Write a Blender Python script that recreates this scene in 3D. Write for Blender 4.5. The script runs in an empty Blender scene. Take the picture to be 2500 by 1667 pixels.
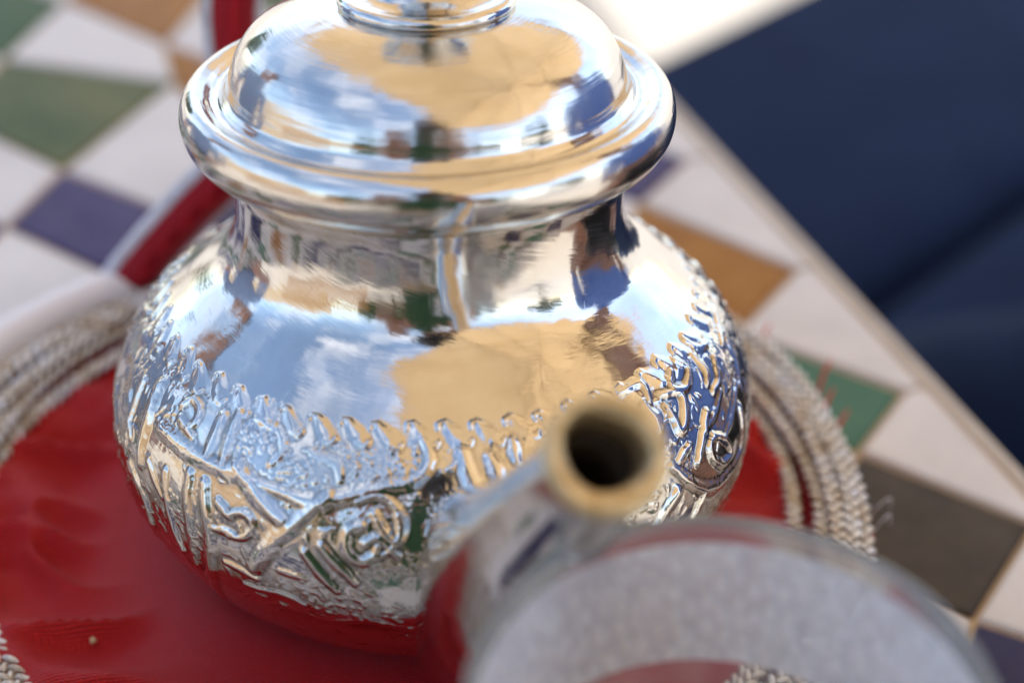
import bpy, bmesh, math, random
import numpy as np
from mathutils import Vector, Matrix, Euler
R = math.radians
random.seed(7); rng = np.random.default_rng(7)
SC = bpy.context.scene
COL = SC.collection

# ------------------------------------------------------------------ camera
CAM_LOC = Vector((0.0, -0.27851, 0.27526))
PITCH, YAW, ROLL = 35.6, 3.4, 0.8
p, y = R(PITCH), R(YAW)
fwd = Vector((math.sin(y)*math.cos(p), math.cos(y)*math.cos(p), -math.sin(p)))
rt = Vector((math.cos(y), -math.sin(y), 0)); up = rt.cross(fwd)
t = R(ROLL)
rt2 = rt*math.cos(t)+up*math.sin(t); up2 = rt2.cross(fwd)
cam = bpy.data.cameras.new('camera'); co = bpy.data.objects.new('camera', cam); COL.objects.link(co)
m = Matrix((rt2, up2, -fwd)).transposed().to_4x4(); m.translation = CAM_LOC
co.matrix_world = m
cam.sensor_width = 36; cam.lens = 60; cam.clip_start = .01; cam.clip_end = 400
cam.dof.use_dof = True; cam.dof.focus_distance = .316; cam.dof.aperture_fstop = 6.4; cam.dof.aperture_blades = 0
SC.camera = co

# ------------------------------------------------------------------ world, sun, exposure
SUN_EL, SUN_ROT = 55.0, 92.0       # high, from the right of the table
w = bpy.data.worlds.new('World'); SC.world = w; w.use_nodes = True
nt = w.node_tree; nt.nodes.clear()
sky = nt.nodes.new('ShaderNodeTexSky'); sky.sky_type = 'NISHITA'; sky.sun_disc = False
sky.sun_elevation = R(SUN_EL); sky.sun_rotation = R(SUN_ROT); sky.air_density = 1.0; sky.dust_density = 0.8
tc = nt.nodes.new('ShaderNodeTexCoord'); mp = nt.nodes.new('ShaderNodeMapping'); mp.inputs['Scale'].default_value = (1, 1, 2.2)
nz = nt.nodes.new('ShaderNodeTexNoise'); nz.inputs['Scale'].default_value = 1.7; nz.inputs['Detail'].default_value = 6; nz.inputs['Roughness'].default_value = .58
rp = nt.nodes.new('ShaderNodeValToRGB'); rp.color_ramp.elements[0].position = .48; rp.color_ramp.elements[1].position = .86
mx = nt.nodes.new('ShaderNodeMix'); mx.data_type = 'RGBA'
mx.inputs['B'].default_value = (6.6, 6.9, 7.6, 1)
bg = nt.nodes.new('ShaderNodeBackground'); bg.inputs['Strength'].default_value = .13
out = nt.nodes.new('ShaderNodeOutputWorld')
L = nt.links.new
L(tc.outputs['Generated'], mp.inputs['Vector']); L(mp.outputs[0], nz.inputs['Vector']); L(nz.outputs['Fac'], rp.inputs['Fac'])
L(rp.outputs['Color'], mx.inputs['Factor']); L(sky.outputs[0], mx.inputs['A']); L(mx.outputs['Result'], bg.inputs['Color']); L(bg.outputs[0], out.inputs['Surface'])
sun = bpy.data.lights.new('sun', 'SUN'); sun.energy = 4.5; sun.angle = R(.53); sun.color = (1, .94, .84)
so = bpy.data.objects.new('sun', sun); COL.objects.link(so)
sd = Vector((math.sin(R(SUN_ROT))*math.cos(R(SUN_EL)), math.cos(R(SUN_ROT))*math.cos(R(SUN_EL)), math.sin(R(SUN_EL))))
so.rotation_euler = (-sd).to_track_quat('-Z', 'Y').to_euler(); so.location = sd*5
SC.view_settings.view_transform = 'Standard'; SC.view_settings.look = 'None'; SC.view_settings.gamma = 1
SC.view_settings.exposure = 1.55
SC.render.engine = 'CYCLES'
SC.cycles.use_denoising = True
SC.cycles.max_bounces = 10; SC.cycles.glossy_bounces = 6; SC.cycles.diffuse_bounces = 4

# ------------------------------------------------------------------ helpers
def mesh_obj(name, verts, faces, mat, parent=None, smooth=True):
    me = bpy.data.meshes.new(name)
    me.from_pydata([tuple(v) for v in verts], [], [tuple(f) for f in faces]) if not isinstance(verts, np.ndarray) else fast_mesh(me, verts, faces)
    me.update()
    if smooth: me.polygons.foreach_set('use_smooth', [True]*len(me.polygons))
    o = bpy.data.objects.new(name, me); COL.objects.link(o)
    if mat: me.materials.append(mat)
    o.parent = parent
    return o
def fast_mesh(me, v, f):
    f = np.asarray(f, dtype=np.int32); n, k = f.shape
    me.vertices.add(len(v)); me.vertices.foreach_set('co', np.asarray(v, dtype=np.float32).ravel())
    me.loops.add(n*k); me.loops.foreach_set('vertex_index', f.ravel())
    me.polygons.add(n); me.polygons.foreach_set('loop_start', np.arange(0, n*k, k, dtype=np.int32))
    me.update(calc_edges=True); me.validate()
def grid_faces(nu, nv, wrap_u=False, wrap_v=False):
    iu = np.arange(nu if wrap_u else nu-1); iv = np.arange(nv if wrap_v else nv-1)
    U, V = np.meshgrid(iu, iv, indexing='ij')
    a = U*nv+V; b = ((U+1) % nu)*nv+V; c = ((U+1) % nu)*nv+(V+1) % nv; d = U*nv+(V+1) % nv
    return np.stack([a, b, c, d], -1).reshape(-1, 4)
def empty(name, loc=(0, 0, 0)):
    o = bpy.data.objects.new(name, None); COL.objects.link(o); o.location = loc; o.empty_display_size = .01; return o
def tag(o, label, cat, group=None, kind=None):
    if label: o['label'] = label
    if cat: o['category'] = cat
    if group: o['group'] = group
    if kind: o['kind'] = kind
    return o
def catmull(pf, n=12):
    q = np.array(pf, float); q = np.vstack([2*q[0]-q[1], q, 2*q[-1]-q[-2]]); o = []
    for i in range(1, len(q)-2):
        a, b, c, d = q[i-1:i+3]
        for s in np.linspace(0, 1, n, endpoint=False):
            o.append(.5*((2*b)+(-a+c)*s+(2*a-5*b+4*c-d)*s*s+(-a+3*b-3*c+d)*s**3))
    o.append(q[-2]); return np.array(o)
def resample(P, n):
    d = np.r_[0, np.cumsum(np.linalg.norm(np.diff(P, axis=0), axis=1))]
    s = np.linspace(0, d[-1], n); return np.stack([np.interp(s, d, P[:, k]) for k in range(P.shape[1])], 1)
def revolve(prof, nth=256, flip=False):
    th = np.linspace(0, 2*np.pi, nth, endpoint=False)
    v = np.stack([np.cos(th)[:, None]*prof[:, 0], np.sin(th)[:, None]*prof[:, 0], np.broadcast_to(prof[:, 1], (nth, len(prof)))], -1)
    f = grid_faces(nth, len(prof), wrap_u=True)
    if flip: f = f[:, ::-1]
    return v.reshape(-1, 3), f
def frames(P):
    P = np.asarray(P); T = np.gradient(P, axis=0); T /= np.linalg.norm(T, axis=1)[:, None]
    n = np.cross(T[0], [0, 0, 1.0]);
    if np.linalg.norm(n) < 1e-3: n = np.cross(T[0], [1.0, 0, 0])
    n /= np.linalg.norm(n); N = [n]
    for i in range(1, len(P)):
        n = N[-1]-T[i]*(N[-1]@T[i]); n /= np.linalg.norm(n); N.append(n)
    N = np.array(N); return T, N, np.cross(T, N)
def tube(P, rad, k=10, closed=False):
    P = np.asarray(P, float); T, N, B = frames(P); rad = np.broadcast_to(rad, len(P))
    a = np.linspace(0, 2*np.pi, k, endpoint=False)
    v = P[:, None]+(N[:, None]*np.cos(a)[None, :, None]+B[:, None]*np.sin(a)[None, :, None])*rad[:, None, None]
    n = len(P); f = [tuple(q) for q in grid_faces(n, k, wrap_v=True, wrap_u=closed)]
    v = [tuple(q) for q in v.reshape(-1, 3)]
    if not closed:
        f.append(tuple(range(k))[::-1]); f.append(tuple((n-1)*k+i for i in range(k)))
    return v, f
def merge(parts):
    V, F = [], []
    for v, f in parts:
        o = len(V); V += [tuple(q) for q in v]; F += [tuple(i+o for i in q) for q in f]
    return V, F
def rounded_box(sx, sy, sz, r, seg=3):
    bm = bmesh.new(); bmesh.ops.create_cube(bm, size=1)
    bmesh.ops.scale(bm, vec=(sx, sy, sz), verts=bm.verts)
    bmesh.ops.bevel(bm, geom=bm.edges[:], offset=r, segments=seg, profile=.5, affect='EDGES')
    v = [tuple(q.co) for q in bm.verts]; bm.verts.index_update(); f = [tuple(q.index for q in g.verts) for g in bm.faces]; bm.free(); return v, f
def xf(vf, M):
    return [tuple(M @ Vector(q)) for q in vf[0]], vf[1]

# ------------------------------------------------------------------ materials
class Mat:
    def __init__(s, name, **kw):
        s.m = bpy.data.materials.new(name); s.m.use_nodes = True; s.t = s.m.node_tree
        s.b = s.t.nodes['Principled BSDF']; s.o = s.t.nodes['Material Output']
        for k, v in kw.items(): s.b.inputs[k.replace('_', ' ')].default_value = v
    def n(s, typ, **kw):
        q = s.t.nodes.new(typ)
        for k, v in kw.items():
            if k in q.inputs: q.inputs[k].default_value = v
            else: setattr(q, k, v)
        return q
    def l(s, a, b): s.t.links.new(a, b)
    def noise(s, scale, detail=4, rough=.55, vec=None, mapping=None):
        q = s.n('ShaderNodeTexNoise', Scale=scale, Detail=detail, Roughness=rough)
        if vec is None:
            tcn = s.n('ShaderNodeTexCoord'); vec = tcn.outputs['Object']
        if mapping:
            mpn = s.n('ShaderNodeMapping', Scale=mapping); s.l(vec, mpn.inputs['Vector']); vec = mpn.outputs[0]
        s.l(vec, q.inputs['Vector']); return q.outputs['Fac']
    def ramp(s, fac, stops):
        q = s.n('ShaderNodeValToRGB'); e = q.color_ramp.elements
        e[0].position, e[0].color = stops[0][0], (*stops[0][1], 1); e[1].position, e[1].color = stops[-1][0], (*stops[-1][1], 1)
        for ps, c in stops[1:-1]:
            k = e.new(ps); k.color = (*c, 1)
        s.l(fac, q.inputs['Fac']); return q.outputs['Color']
    def mapr(s, fac, a, b, c, d):
        q = s.n('ShaderNodeMapRange'); q.inputs[1].default_value = a; q.inputs[2].default_value = b; q.inputs[3].default_value = c; q.inputs[4].default_value = d
        s.l(fac, q.inputs[0]); return q.outputs[0]
    def bump(s, h, strength, dist, prev=None):
        q = s.n('ShaderNodeBump', Strength=strength, Distance=dist); s.l(h, q.inputs['Height'])
        if prev: s.l(prev, q.inputs['Normal'])
        s.l(q.outputs[0], s.b.inputs['Normal']); return q.outputs[0]

def silver(name, base=(.67, .64, .60), rough=(.055, .15), ring=.4, diag=0.0, dent=.5, scr=.5):
    M = Mat(name, Metallic=1.0, Base_Color=(*base, 1), Roughness=.07)
    tcn = M.n('ShaderNodeTexCoord'); sp = M.n('ShaderNodeSeparateXYZ'); M.l(tcn.outputs['Object'], sp.inputs[0])
    at = M.n('ShaderNodeMath', operation='ARCTAN2'); M.l(sp.outputs['Y'], at.inputs[0]); M.l(sp.outputs['X'], at.inputs[1])
    xx = M.n('ShaderNodeMath', operation='MULTIPLY'); M.l(sp.outputs['X'], xx.inputs[0]); M.l(sp.outputs['X'], xx.inputs[1])
    yy = M.n('ShaderNodeMath', operation='MULTIPLY_ADD'); M.l(sp.outputs['Y'], yy.inputs[0]); M.l(sp.outputs['Y'], yy.inputs[1]); M.l(xx.outputs[0], yy.inputs[2])
    rr = M.n('ShaderNodeMath', operation='SQRT'); M.l(yy.outputs[0], rr.inputs[0])
    zz = M.n('ShaderNodeMath', operation='MULTIPLY_ADD'); M.l(at.outputs[0], zz.inputs[0]); zz.inputs[1].default_value = diag; M.l(sp.outputs['Z'], zz.inputs[2])
    th = M.n('ShaderNodeMath', operation='MULTIPLY'); M.l(at.outputs[0], th.inputs[0]); th.inputs[1].default_value = .0012
    cb = M.n('ShaderNodeCombineXYZ'); M.l(th.outputs[0], cb.inputs[0]); M.l(rr.outputs[0], cb.inputs[1]); M.l(zz.outputs[0], cb.inputs[2])
    lathe = M.noise(1500, 3, .6, vec=cb.outputs[0])
    dn = M.noise(95, 2, .5)
    fine = M.noise(1400, 5, .7)
    # scratches: thin iso-lines of a few stretched noises
    sc1 = M.noise(60, 1, .4, mapping=(3.0, .5, 3.0))
    d1 = M.n('ShaderNodeMath', operation='SUBTRACT'); M.l(sc1, d1.inputs[0]); d1.inputs[1].default_value = .5
    a1 = M.n('ShaderNodeMath', operation='ABSOLUTE'); M.l(d1.outputs[0], a1.inputs[0])
    line = M.mapr(a1.outputs[0], 0, .0035, 1, 0)
    b1 = M.bump(dn, dent, .0009)
    b2 = M.bump(lathe, ring, .00006, b1)
    b3 = M.bump(line, scr*.16, .00003, b2)
    rg = M.mapr(M.noise(70, 8, .72), .35, .72, rough[0], rough[1]*1.35); M.l(rg, M.b.inputs['Roughness'])
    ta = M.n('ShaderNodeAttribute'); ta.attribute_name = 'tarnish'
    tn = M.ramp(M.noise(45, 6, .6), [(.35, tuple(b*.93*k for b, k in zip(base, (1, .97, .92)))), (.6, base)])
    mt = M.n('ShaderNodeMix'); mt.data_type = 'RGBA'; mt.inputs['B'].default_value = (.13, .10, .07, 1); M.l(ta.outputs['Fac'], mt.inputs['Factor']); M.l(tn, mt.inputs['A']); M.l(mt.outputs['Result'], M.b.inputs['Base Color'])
    return M.m
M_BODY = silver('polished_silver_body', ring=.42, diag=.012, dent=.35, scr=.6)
M_LID = silver('polished_silver_lid', ring=1.0, diag=0, dent=.35, scr=.5, rough=(.07, .18))
M_SPOUT = silver('polished_silver_spout', ring=0, dent=.25, rough=(.08, .18))
q = Mat('tarnished_brass_lip', Metallic=.75, Base_Color=(.62, .47, .25, 1), Roughness=.42)
q.l(q.ramp(q.noise(500, 5, .6), [(.3, (.40, .28, .13)), (.7, (.72, .58, .35))]), q.b.inputs['Base Color']); q.bump(q.noise(900, 4), .3, .0003); M_LIP = q.m
M_BORE = Mat('dark_spout_bore', Metallic=.3, Base_Color=(.03, .02, .012, 1), Roughness=.7).m  # near-black bore, much darker than the brass lip

def satin(name, c1, c2, scale=1.0):
    M = Mat(name, Roughness=.42); M.b.inputs['Sheen Weight'].default_value = .12; M.b.inputs['Sheen Roughness'].default_value = .35
    M.b.inputs['Sheen Tint'].default_value = (1, .55, .65, 1); M.b.inputs['Anisotropic'].default_value = .5
    M.b.inputs['Specular IOR Level'].default_value = .36; M.b.inputs['Specular Tint'].default_value = (1, .55, .6, 1)
    tcn = M.n('ShaderNodeTexCoord')
    mp_ = M.n('ShaderNodeMapping'); mp_.inputs['Rotation'].default_value = (0, 0, R(-12)); M.l(tcn.outputs['Object'], mp_.inputs['Vector'])
    wv = M.n('ShaderNodeTexWave', Scale=430*scale, Distortion=1.0, Detail=2.0); wv.bands_direction = 'Y'; wv.inputs['Detail Scale'].default_value = 2.5; M.l(mp_.outputs[0], wv.inputs['Vector'])
    wx = M.n('ShaderNodeTexWave', Scale=620*scale, Distortion=2.0, Detail=1.0); wx.bands_direction = 'DIAGONAL'; M.l(mp_.outputs[0], wx.inputs['Vector'])
    ad = M.n('ShaderNodeMath', operation='MULTIPLY_ADD'); M.l(wx.outputs['Fac'], ad.inputs[0]); ad.inputs[1].default_value = .5; M.l(wv.outputs['Fac'], ad.inputs[2])
    b = M.bump(ad.outputs[0], .8, .0003)
    M.bump(M.noise(160, 4), .35, .0009, b)
    c = M.ramp(ad.outputs[0], [(.15, tuple(x*.7 for x in c1)), (.5, c1), (1.0, c2)]); M.l(c, M.b.inputs['Base Color'])
    return M.m
M_SATIN = satin('red_satin', (.31, .0035, .005), (.56, .010, .009))
M_SATIN2 = satin('red_satin_strap', (.30, .006, .014), (.42, .012, .022))

def thread(name, stops, rough=.38, metal=.55):
    M = Mat(name, Roughness=rough, Metallic=metal)
    c = M.ramp(M.noise(150, 4, .55), stops); M.l(c, M.b.inputs['Base Color'])
    M.bump(M.noise(2600, 3, .6, mapping=(1, 1, 1.6)), .7, .0005); return M.m
M_THREAD = thread('silver_gilt_thread', [(.28, (.42, .31, .20)), (.42, (.70, .61, .50)), (.55, (.90, .88, .85)), (.72, (.66, .68, .78))], rough=.3, metal=.85)
M_CORE = Mat('gap_shade_cord_core', Base_Color=(.20, .155, .12, 1), Roughness=.7).m  # core coloured dark brown to paint shade into the gaps between stitches
M_WHITE = thread('white_silver_thread', [(.3, (.48, .46, .50)), (.5, (.66, .65, .70)), (.7, (.76, .76, .82))], rough=.5, metal=.15)
M_REDTHREAD = Mat('red_thread', Base_Color=(.55, .02, .015, 1), Roughness=.6).m

def glaze(name, c1, c2, sc=60):
    M = Mat(name, Roughness=.4); M.b.inputs['Specular IOR Level'].default_value = .28
    oi = M.n('ShaderNodeObjectInfo'); ad = M.n('ShaderNodeVectorMath', operation='ADD'); tcn = M.n('ShaderNodeTexCoord')
    mu = M.n('ShaderNodeMath', operation='MULTIPLY'); mu.inputs[1].default_value = 7.0; M.l(oi.outputs['Random'], mu.inputs[0])
    M.l(tcn.outputs['Object'], ad.inputs[0]); M.l(mu.outputs[0], ad.inputs[1])
    f = M.noise(sc, 5, .6, vec=ad.outputs[0]); M.l(M.ramp(f, [(.32, c1), (.68, c2)]), M.b.inputs['Base Color'])
    M.l(M.mapr(M.noise(220, 4, .6, vec=ad.outputs[0]), .3, .7, .34, .6), M.b.inputs['Roughness'])
    M.bump(M.noise(130, 3, .5, vec=ad.outputs[0]), .25, .0008); return M.m
G = dict(
    white=glaze('white_glaze', (.60, .590, .595), (.73, .715, .715), 30),
    purple=glaze('violet_glaze', (.030, .022, .105), (.052, .040, .14)),
    ochre=glaze('ochre_glaze', (.26, .10, .008), (.37, .16, .016)),
    green=glaze('green_glaze', (.022, .075, .022), (.055, .11, .035)),
    olive=glaze('olive_glaze', (.035, .075, .02), (.13, .14, .05), 22),
    teal=glaze('teal_green_glaze', (.035, .13, .085), (.06, .17, .11)),
    brown=glaze('dark_brown_glaze', (.03, .022, .016), (.055, .042, .032)),
    navy=glaze('navy_glaze', (.012, .012, .06), (.025, .022, .09)))
q = Mat('sandy_grout', Roughness=.9); q.l(q.ramp(q.noise(300, 6, .6), [(.3, (.42, .29, .16)), (.7, (.58, .45, .30))]), q.b.inputs['Base Color']); q.bump(q.noise(900, 4), .5, .001); M_GROUT = q.m
q = Mat('stone_table_edge', Roughness=.75); q.l(q.ramp(q.noise(120, 6, .6), [(.3, (.58, .52, .44)), (.7, (.70, .64, .56))]), q.b.inputs['Base Color']); M_EDGE = q.m
M_IRON = Mat('dark_iron', Base_Color=(.03, .03, .032, 1), Roughness=.5, Metallic=.6).m
q = Mat('pale_paving', Roughness=.85); q.l(q.ramp(q.noise(6, 8, .6), [(.3, (.25, .235, .215)), (.7, (.33, .31, .285))]), q.b.inputs['Base Color']); q.bump(q.noise(60, 5), .4, .01); M_PAVE = q.m
q = Mat('navy_cloth', Roughness=.9); q.b.inputs['Specular IOR Level'].default_value = .15
q.l(q.ramp(q.noise(14, 5, .6), [(.3, (.0058, .0150, .048)), (.7, (.0090, .0220, .066))]), q.b.inputs['Base Color']); q.bump(q.noise(900, 3), .3, .0008); M_NAVY = q.m

# ------------------------------------------------------------------ ground
GZ = -.72
gv = [(-70, -70, GZ), (70, -70, GZ), (70, 70, GZ), (-70, 70, GZ)]
o = mesh_obj('ground', gv, [(0, 1, 2, 3)], M_PAVE); o['kind'] = 'structure'

# ------------------------------------------------------------------ mosaic table
E2 = np.array([.1484, .0433]); ED = np.array([.2963, -.9551]); EN = np.array([.9551, .2963])   # a point of the long edge, its direction, outward normal
S0, S1, WID = -.52, .44, .455
TK = .035
table = empty('mosaic_table', (0, 0, GZ))
def tw(sv, off, z): return (*(E2+ED*sv-EN*off), z-GZ)
def slab(o0, o1, s0, s1, z0, z1):
    v = [tw(s0, o0, z0), tw(s1, o0, z0), tw(s1, o1, z0), tw(s0, o1, z0), tw(s0, o0, z1), tw(s1, o0, z1), tw(s1, o1, z1), tw(s0, o1, z1)]
    return v, [(0, 1, 2, 3), (7, 6, 5, 4), (0, 4, 5, 1), (1, 5, 6, 2), (2, 6, 7, 3), (3, 7, 4, 0)]
def bevelled(name, vf, mat, parent, r=.002, seg=2):
    bm = bmesh.new(); vs = [bm.verts.new(v) for v in vf[0]]; [bm.faces.new([vs[i] for i in f]) for f in vf[1]]
    bmesh.ops.recalc_face_normals(bm, faces=bm.faces)
    if r: bmesh.ops.bevel(bm, geom=bm.edges[:], offset=r, segments=seg, profile=.5, affect='EDGES')
    me = bpy.data.meshes.new(name); bm.to_mesh(me); bm.free(); me.materials.append(mat)
    me.polygons.foreach_set('use_smooth', [False]*len(me.polygons))
    o = bpy.data.objects.new(name, me); COL.objects.link(o); o.parent = parent; return o
bed = bevelled('grout_bed', slab(.0036, WID-.0036, S0+.0036, S1-.0036, -TK+.004, 0), M_GROUT, table, 0)
for nm, a in (('a', slab(0, .0034, S0, S1, -TK, .0012)), ('b', slab(WID-.0034, WID, S0, S1, -TK, .0012)), ('c', slab(.0036, WID-.0036, S0, S0+.0034, -TK, .0012)), ('d', slab(.0036, WID-.0036, S1-.0034, S1, -TK, .0012))):
    bevelled('edge_strip', a, M_EDGE, table, .0015)
# lattice of hand-cut tiles (colour squares touch corner to corner, white squares between them)
A0, A1, A2, A3, A4 = map(np.array, ((.05651, .2033), (.02553, -.0708), (.05302, .01036), (-.00188, .00325), (-.00053, -.00042)))
def lat(u, v):
    uc = min(max(u, -2.6), 3.0)
    P = A0+A1*uc+A2*v+A3*uc*uc+A4*uc*v
    return P+(u-uc)*(A1+2*A3*uc+A4*v)
lj = {k: np.array(v) for k, v in {(0, 1): (0.0843, 0.2026), (1, 0): (0.0665, 0.1772), (2, 1): (0.1085, 0.1373), (3, 0): (0.0862, 0.107), (4, 1): (0.1263, 0.0775), (5, 0): (0.1082, 0.0526), (6, 1): (0.145, 0.0239), (7, 0): (0.1216, -0.0075), (-1, -6): (-0.1159, 0.2033), (0, -5): (-0.0762, 0.174), (1, -6): (-0.0898, 0.1394), (0, -7): (-0.1274, 0.1694), (-3, -6): (-0.1495, 0.2833), (-2, -5): (-0.0872, 0.263), (-4, -5): (-0.1357, 0.3317)}.items()}      # hand-set corners that stray from the lattice
def latj(u, v):
    k = (round(u*2), round(v*2))
    if k not in lj: lj[k] = lat(u, v)+rng.normal(0, .0007, 2)
    return lj[k]
def soff(P):
    d = P-E2; return d@ED, -(d@EN)
def make_tile(cs, mat, name='tile'):
    cs = [np.array(c) for c in cs]
    # clip against the table rectangle (keeps a cut piece at the border)
    def clip(poly, f):
        o = []
        for i in range(len(poly)):
            a, b = poly[i], poly[(i+1) % len(poly)]; fa, fb = f(a), f(b)
            if fa >= 0: o.append(a)
            if fa*fb < 0: o.append(a+(b-a)*fa/(fa-fb))
        return o
    m = .0046
    for f in (lambda q: soff(q)[1]-m, lambda q: WID-m-soff(q)[1], lambda q: soff(q)[0]-S0-m, lambda q: S1-m-soff(q)[0]):
        cs = clip(cs, f)
        if len(cs) < 3: return None
    c = sum(cs)/len(cs)
    ar = .5*abs(sum(cs[i][0]*cs[(i+1) % len(cs)][1]-cs[(i+1) % len(cs)][0]*cs[i][1] for i in range(len(cs))))
    if ar < 1.2e-4: return None
    def ins(d):
        o = []; n = len(cs)
        for i in range(n):
            a, b, q = cs[i-1], cs[i], cs[(i+1) % n]
            e1 = (b-a)/np.linalg.norm(b-a); e2 = (q-b)/np.linalg.norm(q-b)
            n1 = np.array([-e1[1], e1[0]]); n2 = np.array([-e2[1], e2[0]])
            if n1@(c-b) < 0: n1, n2 = -n1, -n2
            k = n1+n2; k = k/max(.35, (1+n1@n2)); o.append(b+k*d)
        return o
    g = .0006+random.random()*.0004
    tz = .0013+random.uniform(-.0003, .0003); tlx, tly = rng.normal(0, .006, 2)
    n = len(cs); V = []
    for d, z in ((g, -.001), (g, tz-.0006), (g+.0007, tz)):
        V += [(*(q-c), z+((q-c)@np.array([tlx, tly]) if z > 0 else 0)) for q in ins(d)]
    F = [tuple(range(2*n, 3*n))]
    for r_ in (0, 1): F += [(r_*n+i, r_*n+(i+1) % n, (r_+1)*n+(i+1) % n, (r_+1)*n+i) for i in range(n)]
    ob = mesh_obj(name, V, F, mat, table, smooth=False); ob.location = (c[0], c[1], -GZ)
    bm = bmesh.new(); bm.from_mesh(ob.data); bmesh.ops.recalc_face_normals(bm, faces=bm.faces)
    if bm.faces[0].normal.z < 0: bmesh.ops.reverse_faces(bm, faces=bm.faces)
    bm.to_mesh(ob.data); bm.free()
    return ob
fixed = {(0, 0): 'purple', (1, 0): 'ochre', (2, 0): 'teal', (3, 0): 'brown', (4, 0): 'navy', (-1, 0): 'green', (0, -3): 'purple', (-1, -3): 'olive', (-2, -3): 'green', (-1, -2): 'ochre', (-2, -2): 'ochre', (1, -3): 'ochre'}
keys = ['purple', 'ochre', 'green', 'teal', 'brown', 'navy', 'olive', 'navy', 'teal']
for i in range(-7, 10):
    for j in range(0, -9, -1):
        make_tile([latj(i-.5, j), latj(i, j+.5), latj(i+.5, j), latj(i, j-.5)], G[fixed.get((i, j), random.choice(keys))])
        make_tile([latj(i, j-.5), latj(i+.5, j), latj(i+1, j-.5), latj(i+.5, j-1)], G['white'])
    a, b = latj(i, .5), latj(i+1, .5)
    make_tile([latj(i+.5, 0), a, a+EN*.03, b+EN*.03, b], G['white'])
for sv in (S0+.06, S1-.06):
    for of in (.05, WID-.05):
        q = np.array(tw(sv, of, 0)[:2])
        v, f = tube([(q[0], q[1], 0.0), (q[0], q[1], .3), (q[0], q[1], -GZ-TK-.0005)], [.011, .013, .015], 12)
        mesh_obj('leg', v, f, M_IRON, table)
tag(table, 'table topped with a mosaic of white and coloured diamond tiles and a sandy stone edge', 'table')

# ------------------------------------------------------------------ navy bench beyond the table
bd = np.array([.73, .68]); bd /= np.linalg.norm(bd); bn = np.array([bd[1], -bd[0]])       # along the seams, across the seams (toward the camera)
B0 = np.array([.157, .80])
bench = empty('cushioned_bench', (0, 0, GZ))
ang = math.atan2(bd[1], bd[0])
def cushion(off0, off1, z, name):
    wd = off1-off0; ln = .95
    v, f = rounded_box(ln, wd, .10, .035, 5)
    c = B0+bn*(off0+off1)/2+bd*(ln/2-.22)
    M_ = Matrix.Translation((c[0], c[1], z-GZ-.05)) @ Matrix.Rotation(ang, 4, 'Z')
    v, f = xf((v, f), M_); return mesh_obj(name, v, f, M_NAVY, bench)
cushion(0, .275, -.245, 'seat_cushion'); cushion(.283, .60, -.250, 'seat_cushion')
v, f = rounded_box(.95, .60, .06, .008, 2); c = B0+bn*.30+bd*(.95/2-.22)
v, f = xf((v, f), Matrix.Translation((c[0], c[1], -.38-GZ)) @ Matrix.Rotation(ang, 4, 'Z')); mesh_obj('seat_base', v, f, M_IRON, bench)
for a in (-.40, .40):
    for b in (-.25, .25):
        q = c+bd*a+bn*b; v, f = tube([(q[0], q[1], 0.0), (q[0], q[1], .31)], .02, 10); mesh_obj('leg', v, f, M_IRON, bench)
tag(bench, 'navy blue cushioned bench beyond the table edge', 'bench')

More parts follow.
